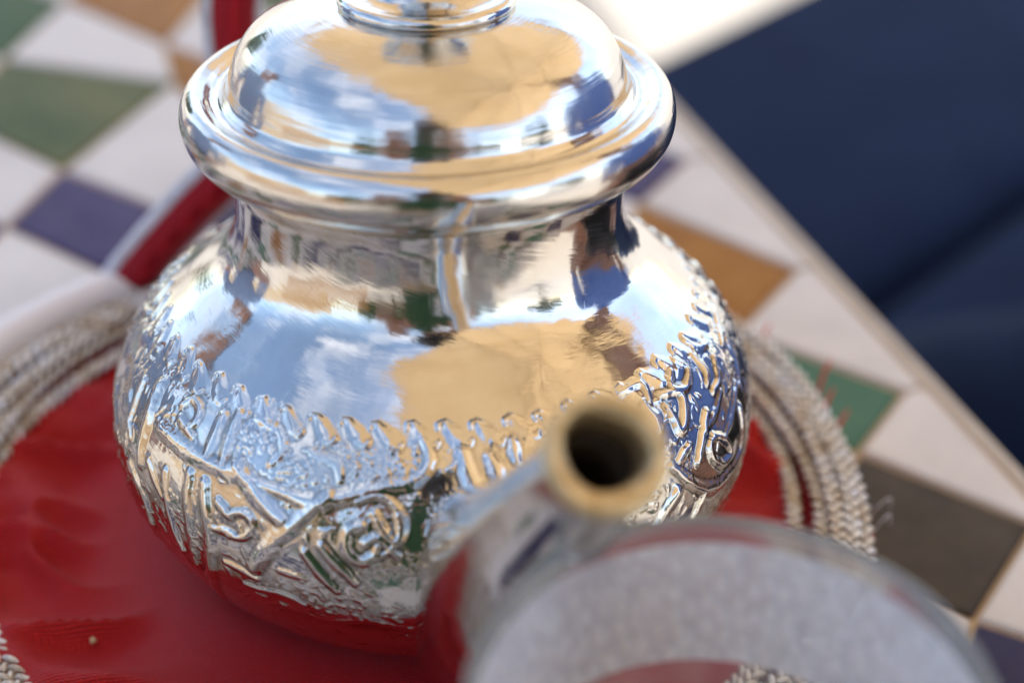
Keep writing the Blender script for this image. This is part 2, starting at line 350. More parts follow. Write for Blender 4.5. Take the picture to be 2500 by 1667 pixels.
# ------------------------------------------------------------------ teapot
TILT, Z0, PX = 5.5, .014, .0008
pot = empty('teapot', (PX, 0, Z0)); pot.rotation_euler = (R(-TILT), 0, 0)
ct, st_ = math.cos(R(TILT)), math.sin(R(TILT))
def loc(P):            # a point of the table frame in the leaning teapot's own frame
    x, y_, z = P; x -= PX; z -= Z0
    return np.array([x, y_*ct-z*st_, y_*st_+z*ct])
BODY = [(.028, .0262), (.0380, .0268), (.0475, .0300), (.0565, .0380), (.0633, .0490), (.0653, .058), (.0643, .069), (.0585, .080), (.0485, .0885), (.0410, .0945), (.0380, .1015), (.0376, .110), (.0385, .115)]
STROKES = [
    ([(-151.2, 78.4), (-148.8, 63.5)], 1.7, 1.1),
    ([(-145.2, 72.3), (-128.5, 72.0)], 1.6, 1.1),
    ([(-132.2, 80.7), (-132, 72.3)], 1.2, 0.9),
    ([(-129, 82.4), (-128.2, 73.3)], 1.2, 0.9),
    ([(-157.5, 76.2), (-155.2, 61.2)], 1.0, 0.7),
    ([(-128.5, 72.0), (-123.5, 72.3)], 1.6, 1.0),
    ([(-125.2, 73.3), (-115, 67.0)], 1.8, 1.2),
    ([(-122, 71.7), (-115.8, 66.1)], 0.8, 0.6),
    ([(-134.8, 68.5), (-133.5, 56.3), (-133.8, 48.4)], 1.3, 0.9),
    ([(-131, 68.2), (-129.2, 55.5), (-133.5, 37.2)], 1.3, 0.9),
    ([(-140.8, 66.1), (-138.8, 56.0), (-136.8, 51.0)], 1.0, 0.7),
    ([(-107.8, 72.3), (-115.5, 63.2), (-120.5, 55.5)], 1.7, 1.2),
    ([(-109, 69.8), (-114.8, 62.4)], 0.9, -0.5),
    ([(-111.2, 61.8), (-106, 54.7)], 1.0, 0.9),
    ([(-108.2, 63.5), (-103, 56.8)], 1.0, 0.9),
    ([(-126, 54.0), (-120, 53.2)], 0.8, 0.6),
    ([(-123.5, 72.6), (-116.5, 72.0), (-111.8, 71.0), (-107.5, 72.0), (-102.5, 74.2), (-98.3, 75.2), (-94, 76.5), (-91.2, 80.0), (-92.2, 83.7)], 1.2, 0.8),
    ([(-85.5, 81.0), (-84.2, 75.8), (-83.2, 70.4)], 1.3, 1.0),
    ([(-80.5, 80.0), (-79.5, 74.9)], 1.2, 0.8),
    ([(-76, 82.4), (-76.2, 78.7)], 1.0, 0.8),
    ([(-103, 72.6), (-99.5, 73.6), (-96.5, 71.7), (-95.5, 68.2), (-96.8, 64.7), (-99.2, 62.4)], 0.8, 0.7),
    ([(-97, 72.3), (-96, 67.9), (-97.2, 64.1)], 0.6, 0.6),
    ([(-101.8, 68.5), (-104, 66.7), (-104.2, 63.2), (-102.2, 61.5), (-99.8, 62.7), (-99.2, 64.7)], 1.0, 0.9),
    ([(-101.2, 65.0), (-99.2, 66.4), (-96.2, 63.2)], 1.0, 0.8),
    ([(-100, 70.7), (-98.5, 67.9), (-96.8, 65.8)], 0.9, 0.8),
    ([(-125.5, 64.7), (-122.2, 66.1), (-120.5, 64.4), (-122, 61.2), (-125, 60.4)], 0.8, 0.8),
    ([(-127.7, 66.1), (-124.8, 64.4)], 1.0, 0.8),
    ([(-128.2, 60.7), (-123.8, 61.0)], 0.9, 0.7),
    ([(-142.5, 78.7), (-141.2, 80.7), (-138.2, 80.0), (-137.5, 77.8), (-138.5, 75.5)], 0.8, 0.8),
    ([(-141.2, 76.5), (-137, 74.9)], 1.2, 0.8),
    ([(-125, 82.7), (-119.8, 82.0), (-117.8, 79.0), (-119.3, 76.2)], 0.9, 0.5),
    ([(-111.8, 79.7), (-107.8, 78.7), (-106.5, 75.8)], 0.9, 0.4),
    ([(-160, 71.7), (-154, 65.8)], 1.2, 0.8),
    ([(-169, 67.9), (-159.5, 61.2)], 1.0, 0.6),
    ([(-152.8, 61.0), (-147.8, 56.3), (-146.2, 51.0)], 1.2, 0.9),
    ([(-146.2, 65.0), (-141.2, 60.4)], 0.9, 0.6),
    ([(-123, 50.1), (-115.5, 50.8), (-112, 49.3)], 0.7, 0.4),
    ([(-115.8, 56.5), (-111.2, 56.0)], 0.7, 0.4),
    ([(-34.8, 68.2), (-31, 65.0), (-30, 61.5), (-33.5, 61.5), (-36.5, 64.7), (-36.5, 67.3), (-34, 67.6)], 0.9, 1.0),
    ([(-34.2, 73.0), (-37.5, 69.8), (-41, 66.1)], 1.1, 1.0),
    ([(-27.2, 73.3), (-32.2, 71.4), (-36.5, 70.4)], 0.9, 0.8),
    ([(-20, 70.7), (-27, 67.3), (-31.3, 66.1)], 0.9, 0.8),
    ([(-34.2, 84.4), (-32.5, 81.3), (-36.2, 79.3), (-39.2, 81.0), (-37, 83.4)], 0.9, 0.9),
    ([(-42.8, 81.0), (-38.5, 79.3), (-39.2, 76.2), (-42.5, 73.6), (-43.2, 76.2), (-43.5, 78.7)], 0.9, 0.9),
    ([(-47.8, 81.0), (-47, 78.1), (-47.2, 75.8)], 1.2, 0.8),
    ([(-51.5, 85.5), (-45.8, 84.8), (-46.2, 81.3)], 1.0, 0.9),
    ([(-28.5, 82.4), (-28, 78.7), (-29.8, 76.8)], 0.9, 0.9),
    ([(-22.5, 78.4), (-25.8, 75.2), (-29.5, 74.6)], 0.9, 0.9),
    ([(-21.8, 66.7), (-23.2, 61.0), (-27.2, 57.6), (-36.8, 58.4), (-43.2, 63.0), (-47.2, 68.2)], 1.3, 1.0),
    ([(-47, 63.2), (-53.2, 58.4)], 1.4, 1.0),
    ([(-39.8, 59.0), (-43.2, 55.2)], 1.2, 0.9),
    ([(-41.8, 70.1), (-45.5, 68.5)], 1.0, 0.7),
    ([(-26.3, 85.5), (-25.2, 82.7), (-21.8, 81.3)], 1.0, 0.8),
    ([(-12, 78.4), (-15, 72.6), (-18.2, 69.5)], 1.0, 0.8),
    ([(-8.5, 81.0), (-16.2, 77.8)], 1.0, 0.8),
]
PEBBLES = [(-116.5, 72.0, 5), (-112.5, 70.7, 4), (-99.8, 77.8, 5), (-94, 80.0, 4.5), (-123.8, 84.1, 3.5), (-106, 79.0, 5), (-108.5, 53.2, 5), (-104, 56.3, 4), (-100.2, 51.7, 5), (-130.5, 56.8, 4), (-136.5, 60.4, 4), (-41.8, 77.4, 3), (-123, 81.0, 4), (-112.8, 76.5, 5), (-125.7, 78.4, 4), (-143, 80.7, 3.5), (-150, 72.0, 4), (-49, 78.1, 3), (-140, 63.0, 3), (-55, 61.8, 5), (-93.2, 62.1, 3), (-96, 76.8, 4)]

bp = catmull(BODY, 40); arc = np.r_[0, np.cumsum(np.linalg.norm(np.diff(bp, axis=0), axis=1))]*1000
sfine = np.r_[np.linspace(0, 24, 20, endpoint=False), np.linspace(24, 90, 300, endpoint=False), np.linspace(90, arc[-1], 60)]
pr = np.interp(sfine, arc, bp[:, 0]); pz = np.interp(sfine, arc, bp[:, 1])
thd = np.r_[np.linspace(-200, 20, 1150, endpoint=False), np.linspace(20, 160, 260, endpoint=False)]
TH, SS_ = np.meshgrid(thd, sfine, indexing='ij'); RR = np.broadcast_to(pr, TH.shape)*1000
H = np.zeros(TH.shape)
def vnoise(x, y_, seed):
    g = np.random.default_rng(seed).random((256, 256)); xi = np.floor(x).astype(int); yi = np.floor(y_).astype(int); fx = x-xi; fy = y_-yi
    fx = fx*fx*(3-2*fx); fy = fy*fy*(3-2*fy)
    a = g[xi % 256, yi % 256]; b = g[(xi+1) % 256, yi % 256]; c_ = g[xi % 256, (yi+1) % 256]; d = g[(xi+1) % 256, (yi+1) % 256]
    return (a*(1-fx)+b*fx)*(1-fy)+(c_*(1-fx)+d*fx)*fy
WX = (vnoise(np.radians(TH)*65*.22+20, SS_*.22, 21)-.5)*2.6+(vnoise(np.radians(TH)*65*.6+20, SS_*.6, 22)-.5)*.9
WY = (vnoise(np.radians(TH)*65*.22+120, SS_*.22, 23)-.5)*2.6+(vnoise(np.radians(TH)*65*.6+120, SS_*.6, 24)-.5)*.9
def stroke(pts, wd, hh, shift=0.0, tap=(.8, 1.05, .7), warp=.22):
    P = [(a+shift, b) for a, b in pts]
    if len(P) > 2: P = [tuple(q) for q in catmull(P, 4)]
    t0 = min(q[0] for q in P)-6; t1 = max(q[0] for q in P)+6; s0 = min(q[1] for q in P)-4; s1 = max(q[1] for q in P)+4
    iu = np.where((thd > t0) & (thd < t1))[0]; iv = np.where((sfine > s0) & (sfine < s1))[0]
    if len(iu) == 0 or len(iv) == 0: return
    ix = np.ix_(iu, iv); X = np.radians(TH[ix])*RR[ix]+WX[ix]*warp; Y = SS_[ix]+WY[ix]*warp; D = np.full(X.shape, 1e9); ns_ = len(P)-1
    for si, ((a0, b0), (a1, b1)) in enumerate(zip(P[:-1], P[1:])):
        x0 = np.radians(a0)*RR[ix]; x1 = np.radians(a1)*RR[ix]; dx = x1-x0; dy = b1-b0
        t_ = np.clip(((X-x0)*dx+(Y-b0)*dy)/(dx*dx+dy*dy+1e-9), 0, 1)
        wl = np.interp((si+t_)/ns_, [0, .5, 1], tap)
        D = np.minimum(D, np.hypot(X-x0-t_*dx, Y-b0-t_*dy)/wl)
    q = np.clip(D/(wd*1.5), 0, 1); h = (.5+.5*np.cos(np.pi*q))*hh*1.15
    if hh > 0: H[ix] = np.maximum(H[ix], h)+.25*np.minimum(H[ix], h)
    else: H[ix] += h
for shf in (0, 168, -168):
    for pts, wd, hh in STROKES: stroke(pts, wd*1.15, hh*.58, shf)
# running wave border: comma shaped bosses with a curled tail
n_w = 57
for k in range(n_w):
    a = -200+360*k/n_w+random.uniform(-.4, .4); b = 84.2+random.uniform(-.35, .35); sg = random.uniform(.9, 1.1)
    stroke([(a-1.7, b+2.4*sg), (a-.6, b+.9), (a+1.1, b-1.0*sg)], 1.55*sg, random.uniform(.27, .35), 0, (.4, .85, 1.2), .12)
    stroke([(a+.9, b-1.4*sg), (a+2.3, b-1.9), (a+3.0, b-1.1)], .85, .32, 0, (1, .9, .5), .12)
    stroke([(a-1.7, b+2.4*sg), (a-2.9, b+2.2), (a-3.1, b+1.2)], .7, .3, 0, (.8, .8, .4), .12)
# chased pebble grounds
for shf in (0, 168, -168):
    for a, b, rad in PEBBLES:
        for k in range(int(rad*rad*.9)):
            r_ = rad*math.sqrt(random.random()); q = random.random()*6.283
            stroke([(a+shf+math.degrees(r_*math.cos(q)/64), b+r_*math.sin(q)), (a+shf+math.degrees((r_*math.cos(q)+.1)/64), b+r_*math.sin(q))], random.uniform(.35, .65), random.uniform(.08, .16), 0, (1, 1, 1), 0)
# fine chased fill between the main motifs: small leaves and curls, leaning with a slow flow
Hm = H.copy()
for k in range(1500):
    a = random.uniform(-200, 160); b = random.uniform(27, 81); iu = int(np.searchsorted(thd, a)) % len(thd); iv = min(len(sfine)-1, int(np.searchsorted(sfine, b)))
    if Hm[iu, iv] > .12: continue
    fl = math.pi*(math.sin(a*.09+b*.12)+math.sin(a*.05-b*.2)); ln = random.uniform(1.0, 2.2); cu = random.uniform(-.9, .9)
    da = math.degrees(ln*math.cos(fl)/62); db = ln*math.sin(fl); ea = math.degrees(ln*math.cos(fl+cu)/62); eb = ln*math.sin(fl+cu)
    stroke([(a-da*.6, b-db*.6), (a, b), (a+ea*.7, b+eb*.7)], random.uniform(.38, .62), random.uniform(.08, .17), 0, (.5, 1.1, .4), .1)
# uneven hammered ground of the chased band, fading out above the border and under the belly
band = np.clip((85.5-SS_)/3, 0, 1)*np.clip((SS_-26)/6, 0, 1)
X = np.radians(TH)*65
nz1 = vnoise(X*.30+60, SS_*.30, 1)-.5; nz2 = vnoise(X*.95+300, SS_*.95, 2)-.5
lat_ = np.clip((np.abs(SS_-64)-1.2), 0, 1)
H = H*np.clip((SS_-23)/5, 0, 1)+band*(nz1*.16+nz2*.03+(vnoise(X*1.7+300, SS_*1.7, 6)-.5)*.09*np.clip((vnoise(X*.18+30, SS_*.18, 7)-.45)*6, 0, 1))-band*.15
H += (vnoise(X*.13+90, SS_*.13, 3)-.5)*.12*np.clip((SS_-20)/10, 0, 1)
# lower border line
H += .13*np.exp(-((SS_-46.5-1.0*np.sin(np.radians(TH)*24))/.8)**2)
# outward normals of the profile
dr = np.gradient(pr); dz = np.gradient(pz); nl = np.hypot(dr, dz); nr, nzp = dz/nl, -dr/nl
rad = pr[None]+H*.001*nr[None]; zz = pz[None]+H*.001*nzp[None]-Z0
a = np.radians(TH)
V = np.stack([rad*np.cos(a), rad*np.sin(a), zz], -1).reshape(-1, 3)
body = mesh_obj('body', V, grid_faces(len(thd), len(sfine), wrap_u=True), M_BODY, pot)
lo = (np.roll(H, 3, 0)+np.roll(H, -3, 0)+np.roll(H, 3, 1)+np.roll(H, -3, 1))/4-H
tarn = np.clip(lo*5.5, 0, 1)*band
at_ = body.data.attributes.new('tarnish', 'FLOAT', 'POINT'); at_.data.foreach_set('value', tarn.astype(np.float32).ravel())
def lathe(name, pts, mat, parent, n=14, nth=320, smooth_pts=True):
    P = catmull(pts, n) if smooth_pts else np.array(pts, float)
    P = P.copy(); P[:, 1] -= Z0
    v, f = revolve(P, nth); return mesh_obj(name, v, f, mat, parent)
lathe('foot_ring', [(.027, .0262), (.031, .0255), (.0345, .0248), (.0352, .0236), (.0335, .0228), (.028, .0230)], M_SPOUT, pot)
lathe('rim', [(.0383, .1146), (.0390, .1156), (.0402, .1163), (.0412, .1168), (.0410, .1180), (.0395, .1185)], M_LID, pot)
lid = lathe('lid', [(.0400, .1178), (.0412, .1172), (.0430, .1175), (.0450, .1190), (.0463, .1213), (.0467, .1238), (.0463, .1262), (.0452, .1280), (.0437, .1287), (.0421, .1283), (.0406, .1274), (.0393, .1274), (.0384, .1282), (.0377, .1290), (.0373, .1302), (.0369, .1318), (.0355, .1352), (.0327, .1387), (.0275, .1415), (.0205, .1435), (.0150, .1442)], M_LID, pot, 10)
kn = lathe('knob', [(.0148, .1440), (.0160, .1441), (.0166, .1449), (.0162, .1459), (.0150, .1463), (.0128, .1461), (.0100, .1470), (.0072, .1500), (.0060, .1545), (.0080, .1590), (.0108, .1630), (.0112, .1670), (.0085, .1715), (.0040, .1740), (.0005, .1745)], M_LID, lid, 8, 160)
# spout: sections = centre, plane normal, radius (across, along)
sec = [((0.0086, -0.047, 0.0473), (0.1, -1, 0.25), 0.014, 0.0195),
       ((0.0097, -0.0595, 0.0632), (0.12, -0.9, 0.35), 0.0132, 0.0182),
       ((0.0109, -0.0694, 0.0775), (0.15, -0.65, 0.7), 0.0126, 0.016),
       ((0.0138, -0.079, 0.0924), (0.2, -0.45, 0.88), 0.0107, 0.0120),
       ((0.0177, -0.0869, 0.1057), (0.25, -0.4, 0.88), 0.0090, 0.0095),
       ((0.0213, -0.0923, 0.116), (0.22, -0.5, 0.82), 0.0083, 0.0084),
       ((0.0232, -0.0956, 0.1224), (0.14, -0.62, 0.75), 0.0084, 0.0084),
       ((0.0239, -0.0972, 0.1253), (0.12, -0.7, 0.7), 0.0089, 0.0089)]
C_ = catmull([loc(q[0]) for q in sec], 8); N_ = catmull([q[1] for q in sec], 8); Rr = catmull([(q[2], q[3]) for q in sec], 8)
def ring(c, n, ra, rb, k=64):
    n = n/np.linalg.norm(n); u = np.cross(n, [0, 0, 1.0]); u /= np.linalg.norm(u); w_ = np.cross(n, u); q = np.linspace(0, 2*np.pi, k, endpoint=False)
    return c+u*np.cos(q)[:, None]*ra+w_*np.sin(q)[:, None]*rb
Vs = np.array([ring(c, n, r_[0], r_[1]) for c, n, r_ in zip(C_, N_, Rr)])
spout = mesh_obj('spout', Vs.reshape(-1, 3), grid_faces(len(Vs), 64, wrap_v=True)[:, ::-1], M_SPOUT, pot)
ce, ne = C_[-1], N_[-1]/np.linalg.norm(N_[-1]); ue = np.cross(ne, [0, 0, 1.0]); ue /= np.linalg.norm(ue); we = np.cross(ne, ue)
off = -we*.0007
rows = [ring(ce, ne, .0089, .0089), ring(ce+ne*.0005, ne, .0090, .0090), ring(ce+ne*.0011, ne, .0086, .0086), ring(ce+ne*.0012+off*.5, ne, .0072, .0073), ring(ce+ne*.0008+off, ne, .0059, .0062), ring(ce-ne*.0010+off, ne, .0053, .0056), ring(ce-ne*.004+off, ne, .0051, .0053), ring(ce-ne*.009+off*.5, ne, .0050, .0052)]
q6 = np.linspace(0, 2*np.pi, 64, endpoint=False)
for k_ in range(2, len(rows)): c6 = rows[k_].mean(0); rows[k_] = c6+(rows[k_]-c6)*(1+(.02 if k_ < 4 else .085)*np.cos(2*q6+.9)-(.0 if k_ < 4 else .05)*np.cos(3*q6))[:, None]
for r_ in rows: r_ += vnoise(np.arange(64)/6.0+3, np.zeros(64), 31)[:, None]*ne*.0006
mesh_obj('lip', np.array(rows).reshape(-1, 3), grid_faces(len(rows), 64, wrap_v=True)[:, ::-1], M_LIP, spout)
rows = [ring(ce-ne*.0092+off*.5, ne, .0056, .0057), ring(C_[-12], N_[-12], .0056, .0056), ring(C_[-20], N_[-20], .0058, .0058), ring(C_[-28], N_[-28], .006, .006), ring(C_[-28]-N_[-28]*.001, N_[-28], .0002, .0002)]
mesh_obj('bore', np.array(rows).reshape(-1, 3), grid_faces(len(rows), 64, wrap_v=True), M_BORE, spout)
# handle and lid hinge at the back, opposite the spout
hd = np.array([-.24, .97]); hp = [(.036, .108), (.050, .118), (.066, .121), (.082, .112), (.090, .094), (.086, .072), (.074, .056), (.060, .050)]
P = catmull([(hd[0]*r_, hd[1]*r_, z-Z0) for r_, z in hp], 8)
v, f = tube(P, np.interp(np.linspace(0, 1, len(P)), [0, .2, .6, 1], [.005, .0042, .0048, .0055]), 16); mesh_obj('handle', v, f, M_SPOUT, pot)
v, f = tube([(hd[0]*.0465-.007*hd[1], hd[1]*.0465+.007*hd[0], .1245-Z0), (hd[0]*.0465+.007*hd[1], hd[1]*.0465-.007*hd[0], .1245-Z0)], .0024, 14); mesh_obj('hinge', v, f, M_SPOUT, pot)
tag(pot, 'polished silver teapot with chased scroll band standing on the red satin cushion', 'teapot')

# ------------------------------------------------------------------ red satin teapot holder with silver braid
HC = np.array([-.006, .009])
hold = empty('teapot_holder', (HC[0], HC[1], 0.0))
nr_, nt_ = 150, 420
rr = np.linspace(.0, .0870, nr_); tt = np.linspace(0, 2*np.pi, nt_, endpoint=False)
RRg, TTg = np.meshgrid(rr, tt, indexing='ij'); X = RRg*np.cos(TTg); Y = RRg*np.sin(TTg)
base = .0208-.055*(Y+HC[1])*np.clip((.06-RRg)/.03, 0, 1)+.0045*np.clip((RRg-.060)/.027, 0, 1)**2+.0035*np.exp(-((RRg-.046)/.012)**2)
puff = .0022*np.sin(np.pi*np.clip((RRg-.040)/.052, 0, 1))**.8*(1+.25*np.sin(TTg*2+1))
XX, YY = X*1000, Y*1000
wx = XX+6*(vnoise(XX*.05+40, YY*.05+40, 11)-.5)*2; wy = YY+6*(vnoise(XX*.05+90, YY*.05+10, 12)-.5)*2
fold = (1-np.abs(2*vnoise(wx*.030+50+wy*.010, wy*.075+60, 13)-1))**2
fold2 = vnoise(wx*.07+20, wy*.16+30, 14)
amp = np.clip((RRg-.056)/.014, 0, 1)*np.clip((.0870-RRg)/.006, 0, 1)
Z = base+puff+amp*(.0060*(fold-.45)+.0024*(fold2-.5))
pk = .0011*np.sin(TTg*46+3*vnoise(TTg*3+5, RRg*0, 15))*np.clip((RRg-.076)/.012, 0, 1); Z = Z+pk*.7
mesh_obj('cushion', np.stack([X, Y, Z], -1).reshape(-1, 3), grid_faces(nr_, nt_, wrap_v=True), M_SATIN, hold)
# outer wall under the braid
th = np.linspace(0, 2*np.pi, 180, endpoint=False)
pw = np.array([(.0850, .0215), (.0870, .0235), (.0930, .0280), (.0985, .0290), (.1015, .025), (.1005, .012), (.0980, .0045), (.092, .0042)])
v, f = revolve(pw, 180); mesh_obj('side_wall', v, f, M_SATIN2, hold)
def wob(a, k): return .0009*math.sin(3*a+k)+.0006*math.sin(7*a+2*k)
def braid_cord(name, rad, z, wdt, ns, mat, ph=0.0, a0=0.0, a1=2*math.pi):
    """a plaited cord: a core and two rows of slanting stitches"""
    Vv, Ff = [], []
    n = 200; P = [((rad+wob(a, ph))*math.cos(a), (rad+wob(a, ph))*math.sin(a), z) for a in np.linspace(a0, a1, n, endpoint=False)]
    closed = abs(a1-a0-2*math.pi) < 1e-6
    # core
    k = 8; q = np.linspace(0, 2*np.pi, k, endpoint=False)
    core = []
    for i, pnt in enumerate(P):
        a = a0+(a1-a0)*i/n; er = np.array([math.cos(a), math.sin(a), 0])
        core.append(np.array(pnt)+er*np.cos(q)[:, None]*wdt*.42+np.array([0, 0, 1.0])*np.sin(q)[:, None]*wdt*.30)
    Vv += [tuple(x) for x in np.array(core).reshape(-1, 3)]; Ff += [tuple(x) for x in grid_faces(n, k, wrap_u=closed, wrap_v=True)]
    lon, lt = 7, 5
    for i in range(ns):
        for sd_ in (-1, 1):
            a = a0+(a1-a0)*(i+.5*(sd_ > 0))/ns+random.uniform(-.002, .002)
            r0 = rad+wob(a, ph); er = np.array([math.cos(a), math.sin(a), 0]); et = np.array([-math.sin(a), math.cos(a), 0]); ez = np.array([0, 0, 1.0])
            dirv = et*.80+er*sd_*.60*random.uniform(.85, 1.15); dirv /= np.linalg.norm(dirv); sid = np.cross(ez, dirv)
            c = np.array([r0*math.cos(a), r0*math.sin(a), z])+er*sd_*wdt*.22+ez*wdt*random.uniform(.20, .27)
            hl = wdt*random.uniform(.50, .60); hw = wdt*.19; hh = wdt*.24
            o_ = len(Vv); ring_ = []
            for u_ in np.linspace(-1, 1, lt):
                rs = math.sqrt(max(.02, 1-u_*u_*.96)); cc = c+dirv*u_*hl-ez*.12*wdt*u_*sd_*0-er*0
                cc = cc-ez*wdt*.16*(u_**2)
                Vv += [tuple(cc+sid*math.cos(g)*hw*rs+ez*math.sin(g)*hh*rs) for g in np.linspace(0, 2*math.pi, lon, endpoint=False)]
            Ff += [tuple(int(x)+o_ for x in g) for g in grid_faces(lt, lon, wrap_v=True)]
    ob = mesh_obj(name, np.array(Vv), np.array(Ff), mat, hold); ob.data.materials.append(M_CORE)
    mi = np.zeros(len(ob.data.polygons), dtype=np.int32); mi[:n*k] = 1; ob.data.polygons.foreach_set('material_index', mi); return ob
for k, (rad_, z_) in enumerate(((.0864, .0258), (.0900, .0286), (.0936, .0306), (.0972, .0313), (.1005, .0300))):
    c_ = braid_cord('braid_cord', rad_, z_, .0039, 185, M_THREAD, ph=k*1.3)
P = [((.1062+.001*math.sin(5*a))*math.cos(a), (.1062+.001*math.sin(5*a))*math.sin(a), .0300+.0012*math.sin(3*a)) for a in np.linspace(R(98), R(262), 120)]
v, f = tube(P, np.interp(np.linspace(0, 1, 120), [0, .08, .9, 1], [.002, .0052, .0052, .002]), 14); mesh_obj('piping', v, f, Mat('white_satin_piping', Base_Color=(.80, .79, .83, 1), Roughness=.5).m, hold)
def strap(name, pts, face, wid, thick, mat_in, mat_out, flip):
    """flat handle: satin lining on one face, flat braid on the other, a cord along each edge"""
    P = resample(catmull(pts, 12), 90); Fc = catmull(face, 12); Fc = resample(Fc, 90)
    T = np.gradient(P, axis=0); T /= np.linalg.norm(T, axis=1)[:, None]
    N = Fc-T*(Fc*T).sum(1)[:, None]; N /= np.linalg.norm(N, axis=1)[:, None]; B = np.cross(T, N)
    P = P-np.array([HC[0], HC[1], 0])
    def band(h0, h1, w_, bul, nm, mat, par, bump=0.0):
        rows = []
        cs = [(-w_, h0), (-w_, h1), *[(w_*x, h1+bul*(1-x*x)) for x in np.linspace(-.94, .94, 17)], (w_, h1), (w_, h0)]
        for i in range(len(P)):
            rows.append([P[i]+B[i]*a+N[i]*(b+(bump*math.sin(i*2.1+j*1.9)*math.sin(j*2.4) if 2 < j < 18 else 0)) for j, (a, b) in enumerate(cs)])
        k = len(cs)
        return mesh_obj(nm, np.array(rows).reshape(-1, 3), grid_faces(len(P), k, wrap_v=True), mat, par)
    h = band(-thick*.5, thick*.5, wid*.5, .0024, name, mat_in, hold)
    band(-thick*.5-.0002, -thick*.5-.0016, wid*.46, -.0012, 'flat_braid', mat_out, h, .0008)
    for sg in (-1, 1):
        v, f = tube(P+B*sg*wid*.5-N*thick*.4, .0023, 10); mesh_obj('edge_cord', v, f, M_WHITE, h)
    return h
# far handle stands up behind the teapot, its lining toward the viewer
strap('strap_handle', [(-.0813, .088, .0190), (-.0785, .090, .0285), (-.0697, .091, .0400), (-.0589, .092, .0520), (-.0495, .093, .0620), (-.0452, .095, .0735), (-.0451, .098, .0835), (-.0455, .100, .0937), (-.0449, .1005, .1049), (-.0414, .101, .1180), (-.033, .102, .131), (-.018, .104, .138), (-.002, .106, .133), (.010, .108, .110), (.016, .109, .07), (.018, .112, .020)],
      [(.5, -1, .5), (.5, -1, .5), (.5, -1, .5), (.5, -1, .4), (.5, -1, .3), (.3, -1, .1), (.2, -1, .0), (.1, -1, .0), (0, -1, .0), (0, -1, -.2), (0, -1, -.3), (0, -1, -.3), (0, -1, -.2), (0, -1, 0), (0, -1, .2), (0, -1, .3)], .0102, .0026, M_SATIN2, M_WHITE, True)
# frayed red threads outside the braid
for (a, ln, up_) in ((13, .008, .003), (16, .006, .006), (18.5, .008, .010), (31, .007, .007), (-8, .002, .0005), (-11, .002, .001)):
    q = R(a); r0 = .1015; P0 = np.array([r0*math.cos(q), r0*math.sin(q), .020]); dirv = np.array([math.cos(q+.4), math.sin(q+.4), 0])
    P = catmull([P0, P0+dirv*ln*.4+np.array([0, 0, up_*.5]), P0+dirv*ln*.75+np.array([0, .002, up_]), P0+dirv*ln+np.array([.001, .005, up_*1.1])], 5)
    v, f = tube(P, np.linspace(.0006, .0003, len(P)), 7); mesh_obj('loose_thread', v, f, M_REDTHREAD, hold)
for (a, ln) in ((-3, .006), (-6, .005)):
    q = R(a); r0 = .1030; P0 = np.array([r0*math.cos(q), r0*math.sin(q), .023])
    P = catmull([P0, P0+np.array([ln*.5, .001, .003]), P0+np.array([ln*.9, .003, .0025]), P0+np.array([ln, .004, -.001])], 5)
    v, f = tube(P, .00016, 6); mesh_obj('loose_thread', v, f, M_WHITE, hold)
for ch in hold.children:            # the holder is stretched a little to the left of the pot
    if ch.name.startswith(('cushion', 'side_wall', 'braid_cord', 'piping')):
        n_ = len(ch.data.vertices); q_ = np.empty(n_*3, dtype=np.float32); ch.data.vertices.foreach_get('co', q_); q_ = q_.reshape(-1, 3)
        q_[:, 0] = np.where(q_[:, 0] < 0, q_[:, 0]*1.085, q_[:, 0]); ch.data.vertices.foreach_set('co', q_.ravel()); ch.data.update()
tag(hold, 'round red satin teapot holder with silver braid rim and a looped strap handle', 'teapot holder')

# ------------------------------------------------------------------ crumbs on the satin
q = Mat('bread_crumb', Base_Color=(.55, .38, .2, 1), Roughness=.9); M_CR = q.m
q = Mat('dry_mint_leaf', Base_Color=(.03, .04, .012, 1), Roughness=.8); M_LF = q.m
def crumb(name, x, y_, z, s, mat, lab, cat):
    bm = bmesh.new(); bmesh.ops.create_icosphere(bm, subdivisions=2, radius=s)
    for vv in bm.verts: vv.co *= random.uniform(.6, 1.2); vv.co.z *= .7
    me = bpy.data.meshes.new(name); bm.to_mesh(me); bm.free(); me.materials.append(mat); o_ = bpy.data.objects.new(name, me); COL.objects.link(o_); o_.location = (x, y_, z); return tag(o_, lab, cat)

crumb('bread_crumb', -.0692, -.0293, .0245, .0008, M_CR, 'tiny pale bread crumb on the red satin', 'crumb')
crumb('mint_flake', -.0266, -.0420, .0235, .0007, M_LF, 'tiny dark dried leaf flake on the red satin', 'leaf flake')

# ------------------------------------------------------------------ parasol (mirrored in the silver; it shades the table)
HUB = np.array([.85, .30]); RZ, RT = 1.45, 1.85; HX, HY, PROT = 1.2, 2.7, R(15)
M = Mat('beige_canvas', Roughness=.9, Base_Color=(.50, .39, .25, 1))
tr = M.n('ShaderNodeBsdfTranslucent'); tr.inputs['Color'].default_value = (.56, .40, .22, 1); mxs = M.n('ShaderNodeMixShader'); mxs.inputs[0].default_value = .42
M.l(M.ramp(M.noise(2.2, 6, .6), [(.3, (.44, .30, .15)), (.7, (.62, .46, .27))]), tr.inputs['Color']); M.l(M.b.outputs[0], mxs.inputs[1]); M.l(tr.outputs[0], mxs.inputs[2]); M.l(mxs.outputs[0], M.o.inputs['Surface']); M_CANVAS = M.m
M_WOOD = Mat('brown_wood', Base_Color=(.22, .12, .05, 1), Roughness=.5).m
par = empty('parasol', (HUB[0], HUB[1], GZ))
cor = []
